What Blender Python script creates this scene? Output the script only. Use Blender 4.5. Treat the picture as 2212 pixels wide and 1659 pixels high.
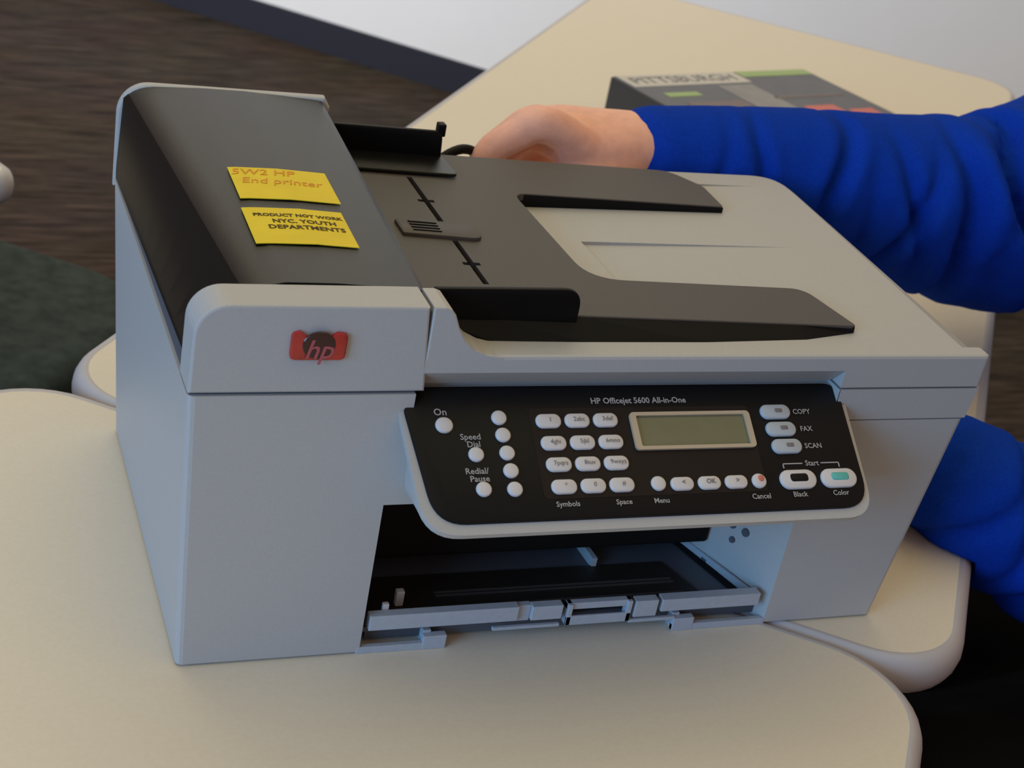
import bpy, bmesh, math, random
import numpy as np
from mathutils import Vector, Matrix, noise
from mathutils.bvhtree import BVHTree

# ------------------------------------------------------------------ reset
for o in list(bpy.data.objects):
    bpy.data.objects.remove(o, do_unlink=True)
scene = bpy.context.scene
COL = scene.collection
T = 0.735                      # table height: geometry below is measured from the table top, lifted by T
random.seed(4)

# ------------------------------------------------------------------ camera
cam_d = bpy.data.cameras.new('camera')
cam = bpy.data.objects.new('camera', cam_d)
COL.objects.link(cam)
RM = [[0.9267102, 0.0076082, -0.3756998], [-0.3308390, 0.4906283, -0.8061200], [0.1781958, 0.8713358, 0.4571873]]
M = Matrix(RM).to_4x4()
M.translation = Vector((-0.131868, -0.619386, 0.511819 + T))
cam.matrix_world = M
cam_d.sensor_fit = 'HORIZONTAL'
cam_d.sensor_width = 36.0
cam_d.lens = 3412.13 * 36.0 / 2212.0
cam_d.clip_start = 0.02
cam_d.dof.use_dof = True
cam_d.dof.focus_distance = 0.82
cam_d.dof.aperture_fstop = 17.0
scene.camera = cam

# ------------------------------------------------------------------ world and lights
world = bpy.data.worlds.new('world')
scene.world = world
world.use_nodes = True
bg = world.node_tree.nodes['Background']
bg.inputs['Color'].default_value = (0.34, 0.245, 0.20, 1)
bg.inputs['Strength'].default_value = 1.0


def area(name, loc, target, sx, sy, power, col):
    d = bpy.data.lights.new(name, 'AREA')
    d.shape = 'RECTANGLE'
    d.size = sx
    d.size_y = sy
    d.energy = power
    d.color = col
    o = bpy.data.objects.new(name, d)
    COL.objects.link(o)
    o.location = Vector(loc) + Vector((0, 0, T))
    o.rotation_euler = (Vector(target) - Vector(loc)).to_track_quat('-Z', 'Y').to_euler()
    return o


# daylight from the windows on the left, room light over the far part of the room
area('window_daylight', (-2.3, -1.25, 0.75), (0.2, 0.1, 0.1), 1.6, 1.4, 55, (0.22, 0.57, 1.0))
area('ceiling_light', (0.4, 1.7, 1.95), (0.5, 1.2, 0.0), 2.6, 1.8, 17.0, (1.0, 0.94, 0.64))
area('ceiling_light', (0.2, -0.1, 1.95), (0.2, -0.1, 0.0), 2.6, 1.8, 9.5, (1.0, 0.92, 0.42))
area('far_window_daylight', (-1.8, 2.4, 1.2), (0.9, 3.5, -0.3), 1.4, 1.4, 23, (0.96, 0.98, 1.0)).data.spread = math.radians(90)

scene.view_settings.view_transform = 'Standard'
scene.view_settings.look = 'None'
scene.view_settings.exposure = 0.0
scene.view_settings.gamma = 1.0
scene.view_settings.use_curve_mapping = False


# ------------------------------------------------------------------ materials
def mat(name, col, rough=0.5, spec=0.5, noise_amt=0.0, noise_scale=200.0, bump=0.0, bump_scale=400.0, coat=0.0, sss=0.0, sheen=0.0, trans=0.0):
    m = bpy.data.materials.new(name)
    m.use_nodes = True
    nt = m.node_tree
    p = nt.nodes['Principled BSDF']
    p.inputs['Base Color'].default_value = (*col, 1)
    p.inputs['Roughness'].default_value = rough
    p.inputs['Specular IOR Level'].default_value = spec
    if coat:
        p.inputs['Coat Weight'].default_value = coat
        p.inputs['Coat Roughness'].default_value = 0.15
    if sss:
        p.inputs['Subsurface Weight'].default_value = sss
        p.inputs['Subsurface Radius'].default_value = (0.010, 0.004, 0.002)
        p.inputs['Subsurface Scale'].default_value = 0.5
    if sheen:
        p.inputs['Sheen Weight'].default_value = sheen
        p.inputs['Sheen Roughness'].default_value = 0.5
    if trans:
        p.inputs['Transmission Weight'].default_value = trans
    tc = nt.nodes.new('ShaderNodeTexCoord')
    if noise_amt:
        n = nt.nodes.new('ShaderNodeTexNoise')
        n.inputs['Scale'].default_value = noise_scale
        n.inputs['Detail'].default_value = 4
        nt.links.new(tc.outputs['Object'], n.inputs['Vector'])
        r = nt.nodes.new('ShaderNodeMapRange')
        r.inputs['From Min'].default_value = 0.3
        r.inputs['From Max'].default_value = 0.7
        r.inputs['To Min'].default_value = 1 - noise_amt
        r.inputs['To Max'].default_value = 1 + noise_amt
        nt.links.new(n.outputs['Fac'], r.inputs['Value'])
        mx = nt.nodes.new('ShaderNodeVectorMath')
        mx.operation = 'SCALE'
        mx.inputs[0].default_value = col
        nt.links.new(r.outputs['Result'], mx.inputs['Scale'])
        nt.links.new(mx.outputs['Vector'], p.inputs['Base Color'])
    if bump:
        n2 = nt.nodes.new('ShaderNodeTexNoise')
        n2.inputs['Scale'].default_value = bump_scale
        n2.inputs['Detail'].default_value = 3
        nt.links.new(tc.outputs['Object'], n2.inputs['Vector'])
        b = nt.nodes.new('ShaderNodeBump')
        b.inputs['Strength'].default_value = bump
        b.inputs['Distance'].default_value = 0.001
        nt.links.new(n2.outputs['Fac'], b.inputs['Height'])
        nt.links.new(b.outputs['Normal'], p.inputs['Normal'])
    return m


M_GREY = mat('light_grey_plastic', (0.44, 0.44, 0.445), 0.45, 0.4, 0.02, 600, 0.15, 2500)
M_DARKGREY = mat('charcoal_plastic', (0.008, 0.0075, 0.0072), 0.22, 0.40, 0.05, 700, 0.2, 3000)
M_TRAY = mat('warm_dark_grey_plastic', (0.062, 0.054, 0.051), 0.5, 0.5, 0.05, 700, 0.2, 3000)
M_BLACK = mat('black_plastic', (0.004, 0.004, 0.005), 0.45, 0.15)
M_VOID = mat('black_interior', (0.006, 0.006, 0.006), 0.75, 0.15)
M_PANEL = mat('panel_black', (0.0075, 0.007, 0.008), 0.4, 0.16)
M_INSET = mat('panel_brown_black', (0.016, 0.011, 0.010), 0.5, 0.16)
M_BTN = mat('button_white', (0.62, 0.60, 0.62), 0.35, 0.5)
M_BTN2 = mat('button_silver_blue', (0.42, 0.47, 0.54), 0.35, 0.5)
M_TEAL = mat('button_teal', (0.10, 0.48, 0.46), 0.35, 0.5)
M_REDMARK = mat('button_red_mark', (0.62, 0.16, 0.12), 0.4, 0.5)
M_TEXTW = mat('print_light_grey', (0.38, 0.37, 0.38), 0.6, 0.2)
M_TEXTD = mat('print_dark_grey', (0.20, 0.19, 0.20), 0.6, 0.2)
M_LCDF = mat('lcd_frame_beige', (0.50, 0.40, 0.29), 0.4, 0.5)
M_LCD = mat('lcd_olive', (0.155, 0.150, 0.085), 0.25, 0.5, 0.06, 60)
M_YELLOW = mat('sticker_yellow', (0.78, 0.60, 0.02), 0.6, 0.3, 0.04, 90)
M_ORANGE = mat('marker_orange', (0.72, 0.30, 0.03), 0.7, 0.2)
M_INK = mat('stamp_ink', (0.09, 0.06, 0.012), 0.7, 0.2)
M_RED = mat('badge_red', (0.42, 0.012, 0.012), 0.15, 0.6, 0.25, 130, coat=0.6)
M_BADGE_DK = mat('badge_dark', (0.035, 0.004, 0.006), 0.2, 0.5, coat=0.5)
M_BADGE_LT = mat('badge_lettering', (0.42, 0.09, 0.11), 0.35, 0.5)
M_BAYBLUE = mat('bay_grey_plastic', (0.40, 0.44, 0.50), 0.42, 0.4, 0.04, 300)
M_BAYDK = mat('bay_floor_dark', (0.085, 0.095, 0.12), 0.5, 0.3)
M_GLASS = mat('bay_black_gloss', (0.020, 0.017, 0.015), 0.5, 0.4)
M_TABLE = mat('table_laminate', (0.76, 0.69, 0.565), 0.45, 0.35, 0.02, 350, 0.05, 1500)
M_TRIM = mat('table_trim_grey', (0.50, 0.48, 0.50), 0.4, 0.4)
M_METAL = mat('table_leg_metal', (0.10, 0.10, 0.11), 0.35, 0.5)
M_WALL = mat('wall_paint', (0.84, 0.84, 0.85), 0.85, 0.2, 0.01, 8, 0.1, 300)
M_BASE = mat('baseboard_vinyl', (0.019, 0.021, 0.034), 0.55, 0.35)
M_SKIN = mat('skin', (0.88, 0.46, 0.335), 0.5, 0.35, 0.07, 120, 0.3, 900, sss=0.15)
M_BLUE = mat('royal_blue_fleece', (0.0045, 0.042, 0.40), 0.95, 0.06, 0.10, 450, 0.4, 1800)
M_PANTS = mat('black_trousers', (0.005, 0.005, 0.006), 0.85, 0.15)
M_HAIR = mat('brown_hair', (0.05, 0.03, 0.02), 0.6, 0.4)
M_EYE = mat('eye_white', (0.7, 0.7, 0.7), 0.2, 0.5)
M_SHOE = mat('shoe_black', (0.01, 0.01, 0.01), 0.5, 0.4)
M_CHAIR = mat('chair_green_grey_fabric', (0.050, 0.066, 0.066), 0.95, 0.1, 0.25, 60, 0.5, 900)
M_CHAIRP = mat('chair_black_plastic', (0.014, 0.015, 0.017), 0.5, 0.4)
M_PAPER = mat('page_white', (0.62, 0.60, 0.58), 0.7, 0.3, 0.05, 500)
M_COVER = mat('cover_dark_grey', (0.085, 0.082, 0.09), 0.35, 0.5, 0.15, 25)
M_SPINE = mat('spine_charcoal', (0.052, 0.048, 0.052), 0.5, 0.4)
M_C_LT = mat('cover_light_grey', (0.26, 0.25, 0.255), 0.4, 0.5, 0.1, 40)
M_C_GREEN = mat('cover_green', (0.33, 0.47, 0.15), 0.4, 0.5)
M_C_RED = mat('cover_red', (0.62, 0.14, 0.10), 0.4, 0.5)
M_C_BROWN = mat('cover_brown', (0.17, 0.12, 0.11), 0.4, 0.5)


def carpet_mat():
    m = bpy.data.materials.new('carpet')
    m.use_nodes = True
    nt = m.node_tree
    p = nt.nodes['Principled BSDF']
    p.inputs['Roughness'].default_value = 0.95
    p.inputs['Specular IOR Level'].default_value = 0.1
    tc = nt.nodes.new('ShaderNodeTexCoord')
    mp = nt.nodes.new('ShaderNodeMapping')
    mp.inputs['Rotation'].default_value = (0, 0, -0.90)
    mp.inputs['Scale'].default_value = (7.0, 75.0, 1.0)
    nt.links.new(tc.outputs['Object'], mp.inputs['Vector'])
    n = nt.nodes.new('ShaderNodeTexNoise')
    n.inputs['Scale'].default_value = 1.0
    n.inputs['Detail'].default_value = 5
    n.inputs['Roughness'].default_value = 0.65
    nt.links.new(mp.outputs['Vector'], n.inputs['Vector'])
    n2 = nt.nodes.new('ShaderNodeTexNoise')
    n2.inputs['Scale'].default_value = 3.0
    nt.links.new(tc.outputs['Object'], n2.inputs['Vector'])
    r = nt.nodes.new('ShaderNodeValToRGB')
    r.color_ramp.elements[0].position = 0.36
    r.color_ramp.elements[0].color = (0.020, 0.015, 0.012, 1)
    r.color_ramp.elements[1].position = 0.64
    r.color_ramp.elements[1].color = (0.090, 0.067, 0.050, 1)
    nt.links.new(n.outputs['Fac'], r.inputs['Fac'])
    mx = nt.nodes.new('ShaderNodeMix')
    mx.data_type = 'RGBA'
    mx.blend_type = 'MULTIPLY'
    mx.inputs[0].default_value = 0.35
    nt.links.new(r.outputs['Color'], mx.inputs[6])
    nt.links.new(n2.outputs['Color'], mx.inputs[7])
    nt.links.new(mx.outputs[2], p.inputs['Base Color'])
    b = nt.nodes.new('ShaderNodeBump')
    b.inputs['Strength'].default_value = 0.6
    b.inputs['Distance'].default_value = 0.004
    nt.links.new(n.outputs['Fac'], b.inputs['Height'])
    nt.links.new(b.outputs['Normal'], p.inputs['Normal'])
    return m


M_CARPET = carpet_mat()


# ------------------------------------------------------------------ object helpers
# all vertex coordinates are given in metres with the printer's front left foot at the origin and the table top at z = 0
def thing(name, label, cat, loc, group=None):
    o = bpy.data.objects.new(name, None)
    COL.objects.link(o)
    o.empty_display_size = 0.05
    o.location = Vector(loc) + Vector((0, 0, T))
    o['label'] = label
    o['category'] = cat
    if group:
        o['group'] = group
    o['o'] = 0
    del o['o']
    ORIG[o.name] = Vector(loc)
    return o


ORIG = {}


def tag(o, label, cat, group=None):
    o['label'] = label
    o['category'] = cat
    if group:
        o['group'] = group
    return o


def link(name, me, m, parent=None, smooth=False, loc=None, label=None, angle=None):
    """me: mesh in absolute measured coordinates"""
    org = ORIG[parent.name] if parent is not None else Vector(loc if loc is not None else (0, 0, 0))
    me.transform(Matrix.Translation(-org))
    me.name = name
    me.materials.clear()
    me.materials.append(m)
    if smooth:
        for p in me.polygons:
            p.use_smooth = True
        if angle:
            try:
                me.set_sharp_from_angle(angle=math.radians(angle))
            except Exception:
                pass
    o = bpy.data.objects.new(name, me)
    COL.objects.link(o)
    if parent is not None:
        o.parent = parent
        ORIG[o.name] = org
    else:
        o.location = org + Vector((0, 0, T))
        ORIG[o.name] = org
    if label:
        o['label'] = label
    return o


def bm_mesh(bm, name='m'):
    bmesh.ops.recalc_face_normals(bm, faces=bm.faces)
    me = bpy.data.meshes.new(name)
    bm.to_mesh(me)
    bm.free()
    return me


def add_box(bm, x0, x1, y0, y1, z0, z1):
    v = [bm.verts.new(c) for c in ((x0, y0, z0), (x1, y0, z0), (x1, y1, z0), (x0, y1, z0), (x0, y0, z1), (x1, y0, z1), (x1, y1, z1), (x0, y1, z1))]
    for f in ((0, 3, 2, 1), (4, 5, 6, 7), (0, 1, 5, 4), (1, 2, 6, 5), (2, 3, 7, 6), (3, 0, 4, 7)):
        bm.faces.new([v[i] for i in f])


def box(x0, x1, y0, y1, z0, z1, bev=0.0, seg=2):
    bm = bmesh.new()
    add_box(bm, x0, x1, y0, y1, z0, z1)
    if bev:
        bmesh.ops.bevel(bm, geom=list(bm.edges), offset=bev, segments=seg, affect='EDGES', profile=0.5)
    return bm_mesh(bm)


def boxes(lst, bev=0.0):
    bm = bmesh.new()
    for b in lst:
        add_box(bm, *b)
    if bev:
        bmesh.ops.bevel(bm, geom=list(bm.edges), offset=bev, segments=2, affect='EDGES', profile=0.5)
    return bm_mesh(bm)


def prism(poly, mapf, a0, a1, bev=0.0, seg=2, only_end=None):
    """poly: 2-D points; mapf(p, q, a) -> xyz"""
    bm = bmesh.new()
    A = [bm.verts.new(mapf(p, q, a0)) for p, q in poly]
    B = [bm.verts.new(mapf(p, q, a1)) for p, q in poly]
    n = len(poly)
    fa = bm.faces.new(A[::-1])
    fb = bm.faces.new(B)
    for i in range(n):
        bm.faces.new((A[i], A[(i + 1) % n], B[(i + 1) % n], B[i]))
    if bev:
        es = set()
        if only_end in (None, 0):
            es |= set(fa.edges)
        if only_end in (None, 1):
            es |= set(fb.edges)
        bmesh.ops.recalc_face_normals(bm, faces=bm.faces)
        bmesh.ops.bevel(bm, geom=list(es), offset=bev, segments=seg, affect='EDGES', profile=0.5)
    return bm_mesh(bm)


def XZ(p, q, a):
    return (p, a, q)


def XY(p, q, a):
    return (p, q, a)


def YZ(p, q, a):
    return (a, p, q)


def arc(cx, cy, r, a0, a1, n=8, ry=None):
    ry = r if ry is None else ry
    return [(cx + r * math.cos(math.radians(a0 + (a1 - a0) * i / n)), cy + ry * math.sin(math.radians(a0 + (a1 - a0) * i / n))) for i in range(n + 1)]


def rrect(cx, cy, w, h, r, n=6):
    r = min(r, w / 2 - 1e-6, h / 2 - 1e-6)
    P = []
    for sx, sy, a in ((1, 1, 0), (-1, 1, 90), (-1, -1, 180), (1, -1, 270)):
        for q in arc(cx + sx * (w / 2 - r), cy + sy * (h / 2 - r), r, a, a + 90, n):
            if not P or math.hypot(q[0] - P[-1][0], q[1] - P[-1][1]) > 2e-5:
                P.append(q)
    if math.hypot(P[0][0] - P[-1][0], P[0][1] - P[-1][1]) < 2e-5:
        P.pop()
    return P


def round_poly(pts, radii, n=6):
    """round the corners of a polygon"""
    out = []
    m = len(pts)
    for i in range(m):
        p0, p1, p2 = Vector(pts[i - 1]), Vector(pts[i]), Vector(pts[(i + 1) % m])
        r = radii[i] if hasattr(radii, '__len__') else radii
        if r <= 0:
            out.append(tuple(p1))
            continue
        a = (p0 - p1).normalized()
        b = (p2 - p1).normalized()
        ang = a.angle(b)
        d = min(r / math.tan(ang / 2), (p0 - p1).length * 0.49, (p2 - p1).length * 0.49)
        s, e = p1 + a * d, p1 + b * d
        for k in range(n + 1):
            t = k / n
            q = (1 - t) ** 2 * s + 2 * t * (1 - t) * p1 + t * t * e
            out.append((q.x, q.y))
    return out


def boolean(me, cutters, op='DIFFERENCE'):
    a = bpy.data.objects.new('tmp_a', me)
    COL.objects.link(a)
    tmp = []
    for c in cutters:
        b = bpy.data.objects.new('tmp_b', c)
        COL.objects.link(b)
        tmp.append(b)
        md = a.modifiers.new('b', 'BOOLEAN')
        md.operation = op
        md.solver = 'EXACT'
        md.object = b
    dg = bpy.context.evaluated_depsgraph_get()
    dg.update()
    res = bpy.data.meshes.new_from_object(a.evaluated_get(dg))
    for o in [a] + tmp:
        bpy.data.objects.remove(o, do_unlink=True)
    return res


def join_meshes(ms):
    bm = bmesh.new()
    for m in ms:
        bm.from_mesh(m)
    me = bpy.data.meshes.new('j')
    bm.to_mesh(me)
    bm.free()
    return me


def tube_bm(bm, path, radii, n=14, caps=True):
    """round tube along a 3-D path; radii may be scalars or (a, b) pairs"""
    P = [Vector(p) for p in path]
    rings = []
    up = Vector((0, 0, 1))
    for i, p in enumerate(P):
        t = (P[min(i + 1, len(P) - 1)] - P[max(i - 1, 0)]).normalized()
        u = up
        if abs(t.dot(u)) > 0.95:
            u = Vector((0, 1, 0))
        s = t.cross(u).normalized()
        w = s.cross(t).normalized()
        r = radii[i] if hasattr(radii, '__len__') else radii
        ra, rb = r if hasattr(r, '__len__') else (r, r)
        rings.append([bm.verts.new(p + s * ra * math.cos(2 * math.pi * k / n) + w * rb * math.sin(2 * math.pi * k / n)) for k in range(n)])
    for i in range(len(rings) - 1):
        for k in range(n):
            bm.faces.new((rings[i][k], rings[i][(k + 1) % n], rings[i + 1][(k + 1) % n], rings[i + 1][k]))
    if caps:
        bm.faces.new(rings[0][::-1])
        bm.faces.new(rings[-1])


def tube(path, radii, n=14):
    bm = bmesh.new()
    tube_bm(bm, path, radii, n)
    return bm_mesh(bm)


def ball_bm(bm, c, r, seg=16):
    rx, ry, rz = r if hasattr(r, '__len__') else (r, r, r)
    bmesh.ops.create_uvsphere(bm, u_segments=seg, v_segments=seg // 2 + 2, radius=1.0,
                              matrix=Matrix.Translation(Vector(c)) @ Matrix.Diagonal((rx, ry, rz, 1)))


def spline(pts, n=6):
    """Catmull-Rom through 3-D points (tuples may carry extra numbers)"""
    P = [np.array(p, float) for p in pts]
    out = []
    for i in range(len(P) - 1):
        p0, p1, p2, p3 = P[max(i - 1, 0)], P[i], P[i + 1], P[min(i + 2, len(P) - 1)]
        for k in range(n):
            t = k / n
            out.append(0.5 * ((2 * p1) + (-p0 + p2) * t + (2 * p0 - 5 * p1 + 4 * p2 - p3) * t * t + (-p0 + 3 * p1 - 3 * p2 + p3) * t ** 3))
    out.append(P[-1])
    return out


def remesh(me, voxel, smooth_iter=4):
    a = bpy.data.objects.new('tmp_r', me)
    COL.objects.link(a)
    md = a.modifiers.new('r', 'REMESH')
    md.mode = 'VOXEL'
    md.voxel_size = voxel
    if smooth_iter:
        s = a.modifiers.new('s', 'SMOOTH')
        s.iterations = smooth_iter
        s.factor = 0.5
    dg = bpy.context.evaluated_depsgraph_get()
    dg.update()
    res = bpy.data.meshes.new_from_object(a.evaluated_get(dg))
    bpy.data.objects.remove(a, do_unlink=True)
    return res


def text_mesh(body, size, mapf, align='CENTER', shear=0.0, bold=0.0):
    c = bpy.data.curves.new('t', 'FONT')
    c.body = body
    c.size = size
    c.align_x = align
    c.align_y = 'CENTER'
    c.shear = shear
    c.offset = bold
    c.resolution_u = 2
    o = bpy.data.objects.new('tmp_t', c)
    COL.objects.link(o)
    dg = bpy.context.evaluated_depsgraph_get()
    dg.update()
    me = bpy.data.meshes.new_from_object(o.evaluated_get(dg))
    bpy.data.objects.remove(o, do_unlink=True)
    bpy.data.curves.remove(c)
    for v in me.vertices:
        v.co = Vector(mapf(v.co.x, v.co.y))
    return me


# ------------------------------------------------------------------ the room
def struct(o):
    o['kind'] = 'structure'
    return o


FL = -T
struct(link('floor', box(-8.0, 9.0, -6.0, 10.0, FL - 0.05, FL), M_CARPET, None, loc=(0, 0, FL)))
wd = Vector((0.7336, -0.6795, 0))           # along the back wall
wn = Vector((0.6795, 0.7336, 0))            # away from the camera
w0 = Vector((0.5956, 3.7446, FL))


def wall_box(a0, a1, d0, d1, z0, z1):
    bm = bmesh.new()
    add_box(bm, a0, a1, d0, d1, z0, z1)
    me = bm_mesh(bm)
    Mx = Matrix(((wd.x, wn.x, 0, w0.x), (wd.y, wn.y, 0, w0.y), (0, 0, 1, FL), (0, 0, 0, 1)))
    me.transform(Mx)
    return me


struct(link('wall_back', wall_box(-9.0, 9.0, 0.012, 0.15, 0.0, 2.7), M_WALL, None, loc=tuple(w0)))
struct(link('baseboard_back', wall_box(-9.0, 9.0, 0.0, 0.012, 0.0, 0.083), M_BASE, None, loc=tuple(w0)))

# ------------------------------------------------------------------ tables
TA = -0.6519
TU = Vector((math.cos(TA), math.sin(TA), 0))
TV = Vector((-math.sin(TA), math.cos(TA), 0))


def make_table(corner, w, l, label, zt=0.0, sign=1, rad=0.05, ang=0.0, legs=True, group='laminate folding tables'):
    """corner: 2-D point, the table runs w along TU and l along TV*sign"""
    rot = Matrix.Rotation(ang, 3, 'Z')
    u, v = rot @ TU, (rot @ TV) * sign
    o = Vector((corner[0], corner[1], zt))
    cen = o + u * w / 2 + v * l / 2
    t = thing('folding_table', label, 'table', (cen.x, cen.y, FL), group)
    mapf = lambda p, q, a: tuple(o + u * p + v * q + Vector((0, 0, a)))
    top = prism(rrect(w / 2, l / 2, w - 0.004, l - 0.004, rad, 10), mapf, -0.026, 0.0, 0.001, 1)
    link('table_top', top, M_TABLE, t, True, angle=30)
    # rounded edge strip
    bm = bmesh.new()
    out = rrect(w / 2, l / 2, w - 0.004, l - 0.004, rad, 10)
    prof = [(-0.0020, -0.0002), (0.0004, 0.0003)] + [(0.0005 + 0.0085 * math.cos(a), -0.0135 + 0.0139 * math.sin(a)) for a in [math.radians(d) for d in (75, 50, 25, 0, -25, -50, -75)]] + [(0.0, -0.0276)]
    rings = []
    n = len(out)
    for i in range(n):
        p0, p1, p2 = Vector(out[i - 1]), Vector(out[i]), Vector(out[(i + 1) % n])
        d1 = (p1 - p0).normalized() if (p1 - p0).length > 1e-9 else (p2 - p1).normalized()
        d2 = (p2 - p1).normalized() if (p2 - p1).length > 1e-9 else d1
        tt = (d1 + d2).normalized()
        nn = Vector((tt.y, -tt.x))
        rings.append([bm.verts.new(mapf(p1.x + nn.x * a, p1.y + nn.y * a, b)) for a, b in prof])
    for i in range(n):
        for k in range(len(prof) - 1):
            bm.faces.new((rings[i][k], rings[(i + 1) % n][k], rings[(i + 1) % n][k + 1], rings[i][k + 1]))
    link('edge_trim', bm_mesh(bm), M_TRIM, t, True)
    for a in (0.12, w - 0.12):
        for b in (0.14, l - 0.14):
            p = o + u * a + v * b
            leg = tube([(p.x, p.y, FL), (p.x, p.y, FL + 0.03), (p.x, p.y, -0.027 + zt)], [0.018, 0.015, 0.015], 12)
            link('leg', leg, M_METAL, t, True, angle=40)
    for b in (0.14, l - 0.14):
        pa, pb = o + u * 0.12 + v * b, o + u * (w - 0.12) + v * b
        link('crossbar', tube([(pa.x, pa.y, -0.08 + zt), (pb.x, pb.y, -0.08 + zt)], 0.011, 10), M_METAL, t, True)
    return t


make_table((-0.0249, 0.2930), 0.5813, 1.4595, 'long beige laminate table behind the printer, with the magazine on it')
c1 = Vector((0.4190, -0.0560, 0)) - TU * 0.595
make_table((c1.x, c1.y), 0.595, 1.4595, 'beige laminate table in the foreground under the front of the printer', sign=-1, rad=0.055)
u3 = Matrix.Rotation(-0.465, 3, 'Z') @ TU
make_table((-0.0240 - u3.x * 0.5813, 0.6420 - u3.y * 0.5813), 0.5813, 1.0, 'table whose grey corner shows at the left edge above the carpet', sign=-1, ang=-0.465, rad=0.012)



# ------------------------------------------------------------------ chairs
def make_chair(base, face, label, seat_z, w=0.48, dpt=0.46, back=True, seat_mat=None, group=None, nm='padded_chair', cat='chair'):
    """base: floor point under the seat centre; face: angle of the sitting direction"""
    seat_mat = seat_mat or M_CHAIR
    t = thing(nm, label, cat, (base[0], base[1], FL), group)
    R = Matrix.Rotation(face, 3, 'Z')
    o = Vector((base[0], base[1], 0))
    mapf = lambda p, q, a: tuple(o + R @ Vector((p, q, a)))
    seat = prism(rrect(0, 0, dpt, w, 0.11, 10), mapf, seat_z - 0.06, seat_z, 0.022, 4)
    link('seat', seat, seat_mat, t, True)
    link('seat_pan', prism(rrect(0, 0, dpt - 0.03, w - 0.03, 0.1, 8), mapf, seat_z - 0.078, seat_z - 0.0605, 0.004, 2), M_CHAIRP, t, True, angle=40)
    for sx in (-1, 1):
        for sy in (-1, 1):
            a = mapf(sx * (dpt / 2 - 0.07), sy * (w / 2 - 0.05), seat_z - 0.079)
            b = mapf(sx * (dpt / 2 - 0.02), sy * (w / 2 - 0.01), FL)
            link('leg', tube([b, a], 0.012, 10), M_CHAIRP, t, True)
    if back:
        for sy in (-1, 1):
            link('back_post', tube([mapf(-dpt / 2 + 0.05, sy * 0.17, seat_z - 0.07), mapf(-dpt / 2 - 0.03, sy * 0.17, seat_z + 0.04), mapf(-dpt / 2 - 0.07, sy * 0.17, seat_z + 0.36)], 0.010, 10), M_CHAIRP, t, True)
        mb = lambda p, q, a: tuple(o + R @ Vector((-dpt / 2 - 0.055 + a - 0.12 * (q - seat_z - 0.28), p, q)))
        link('backrest', prism(rrect(0, seat_z + 0.28, w - 0.06, 0.26, 0.07, 8), mb, 0.0, 0.04, 0.012, 3), seat_mat, t, True)
    return t


make_chair((-0.135, 0.985), 0.9, 'grey-green padded stool between the tables at the left edge', -0.29, back=False, nm='padded_stool', cat='stool', group=None)
make_chair((1.03, 0.13), math.pi, 'black chair that the person in the blue hoodie sits on', -0.312, seat_mat=M_CHAIRP)

# ------------------------------------------------------------------ printer
pr = thing('printer', 'grey and black all-in-one inkjet printer standing across two tables', 'printer', (0.215, 0.12, 0.0))

# lower housing, tapered, with the paper bay cut out of its front
bm = bmesh.new()
zb, zt_ = 0.0015, 0.1553


def xl(z):
    return 0.007 * (1 - z / 0.1559)


def xr(z):
    return 0.4171 + (0.437 - 0.4171) * z / 0.1559


cs = [(xl(zb), 0, zb), (xr(zb), 0, zb), (xr(zb), 0.232, zb), (xl(zb), 0.232, zb), (xl(zt_), 0, zt_), (xr(zt_), 0, zt_), (xr(zt_), 0.258, zt_), (xl(zt_), 0.258, zt_)]
vv = [bm.verts.new(c) for c in cs]
for f in ((0, 3, 2, 1), (4, 5, 6, 7), (0, 1, 5, 4), (1, 2, 6, 5), (2, 3, 7, 6), (3, 0, 4, 7)):
    bm.faces.new([vv[i] for i in f])
vert_e = [e for e in bm.edges if abs(e.verts[0].co.z - e.verts[1].co.z) > 0.1]
bmesh.ops.bevel(bm, geom=vert_e, offset=0.0035, segments=3, affect='EDGES', profile=0.5)
body = bm_mesh(bm)
bay_plan = [(0.1015, -0.02), (0.3435, -0.02), (0.3435, 0.0), (0.318, 0.065), (0.318, 0.20), (0.1015, 0.20)]
cut_bay = prism(bay_plan, XY, -0.02, 0.0925)
cut_scoop = box(0.1085, 0.3465, -0.02, 0.013, 0.135, 0.17)
cut_band = box(0.3466, 0.46, -0.02, 0.30, 0.1358, 0.17)
body = boolean(body, [cut_bay, cut_scoop, cut_band])
link('lower_housing', body, M_GREY, pr)
# right hand band between the two seams
bm = bmesh.new()
za, zb2 = 0.1366, 0.1553
cs = [(0.3475, 0, za), (xr(za), 0, za), (xr(za), 0.256, za), (0.3475, 0.256, za), (0.3475, 0, zb2), (xr(zb2), 0, zb2), (xr(zb2), 0.258, zb2), (0.3475, 0.258, zb2)]
vv = [bm.verts.new(c) for c in cs]
for f in ((0, 3, 2, 1), (4, 5, 6, 7), (0, 1, 5, 4), (1, 2, 6, 5), (2, 3, 7, 6), (3, 0, 4, 7)):
    bm.faces.new([vv[i] for i in f])
link('scanner_band', bm_mesh(bm), M_GREY, pr)
link('inner_core', box(0.0015, 0.4335, 0.0135, 0.252, 0.1359, 0.1690), M_BAYDK, pr)
for sb in ((0.0012, 0.1083, 0.0022, 0.02, 0.150, 0.16), (0.348, 0.434, 0.0022, 0.02, 0.134, 0.16), (0.106, 0.1125, 0.003, 0.02, 0.1575, 0.198)):
    link('seam_filler', box(*sb), M_BAYDK, pr)

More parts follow.
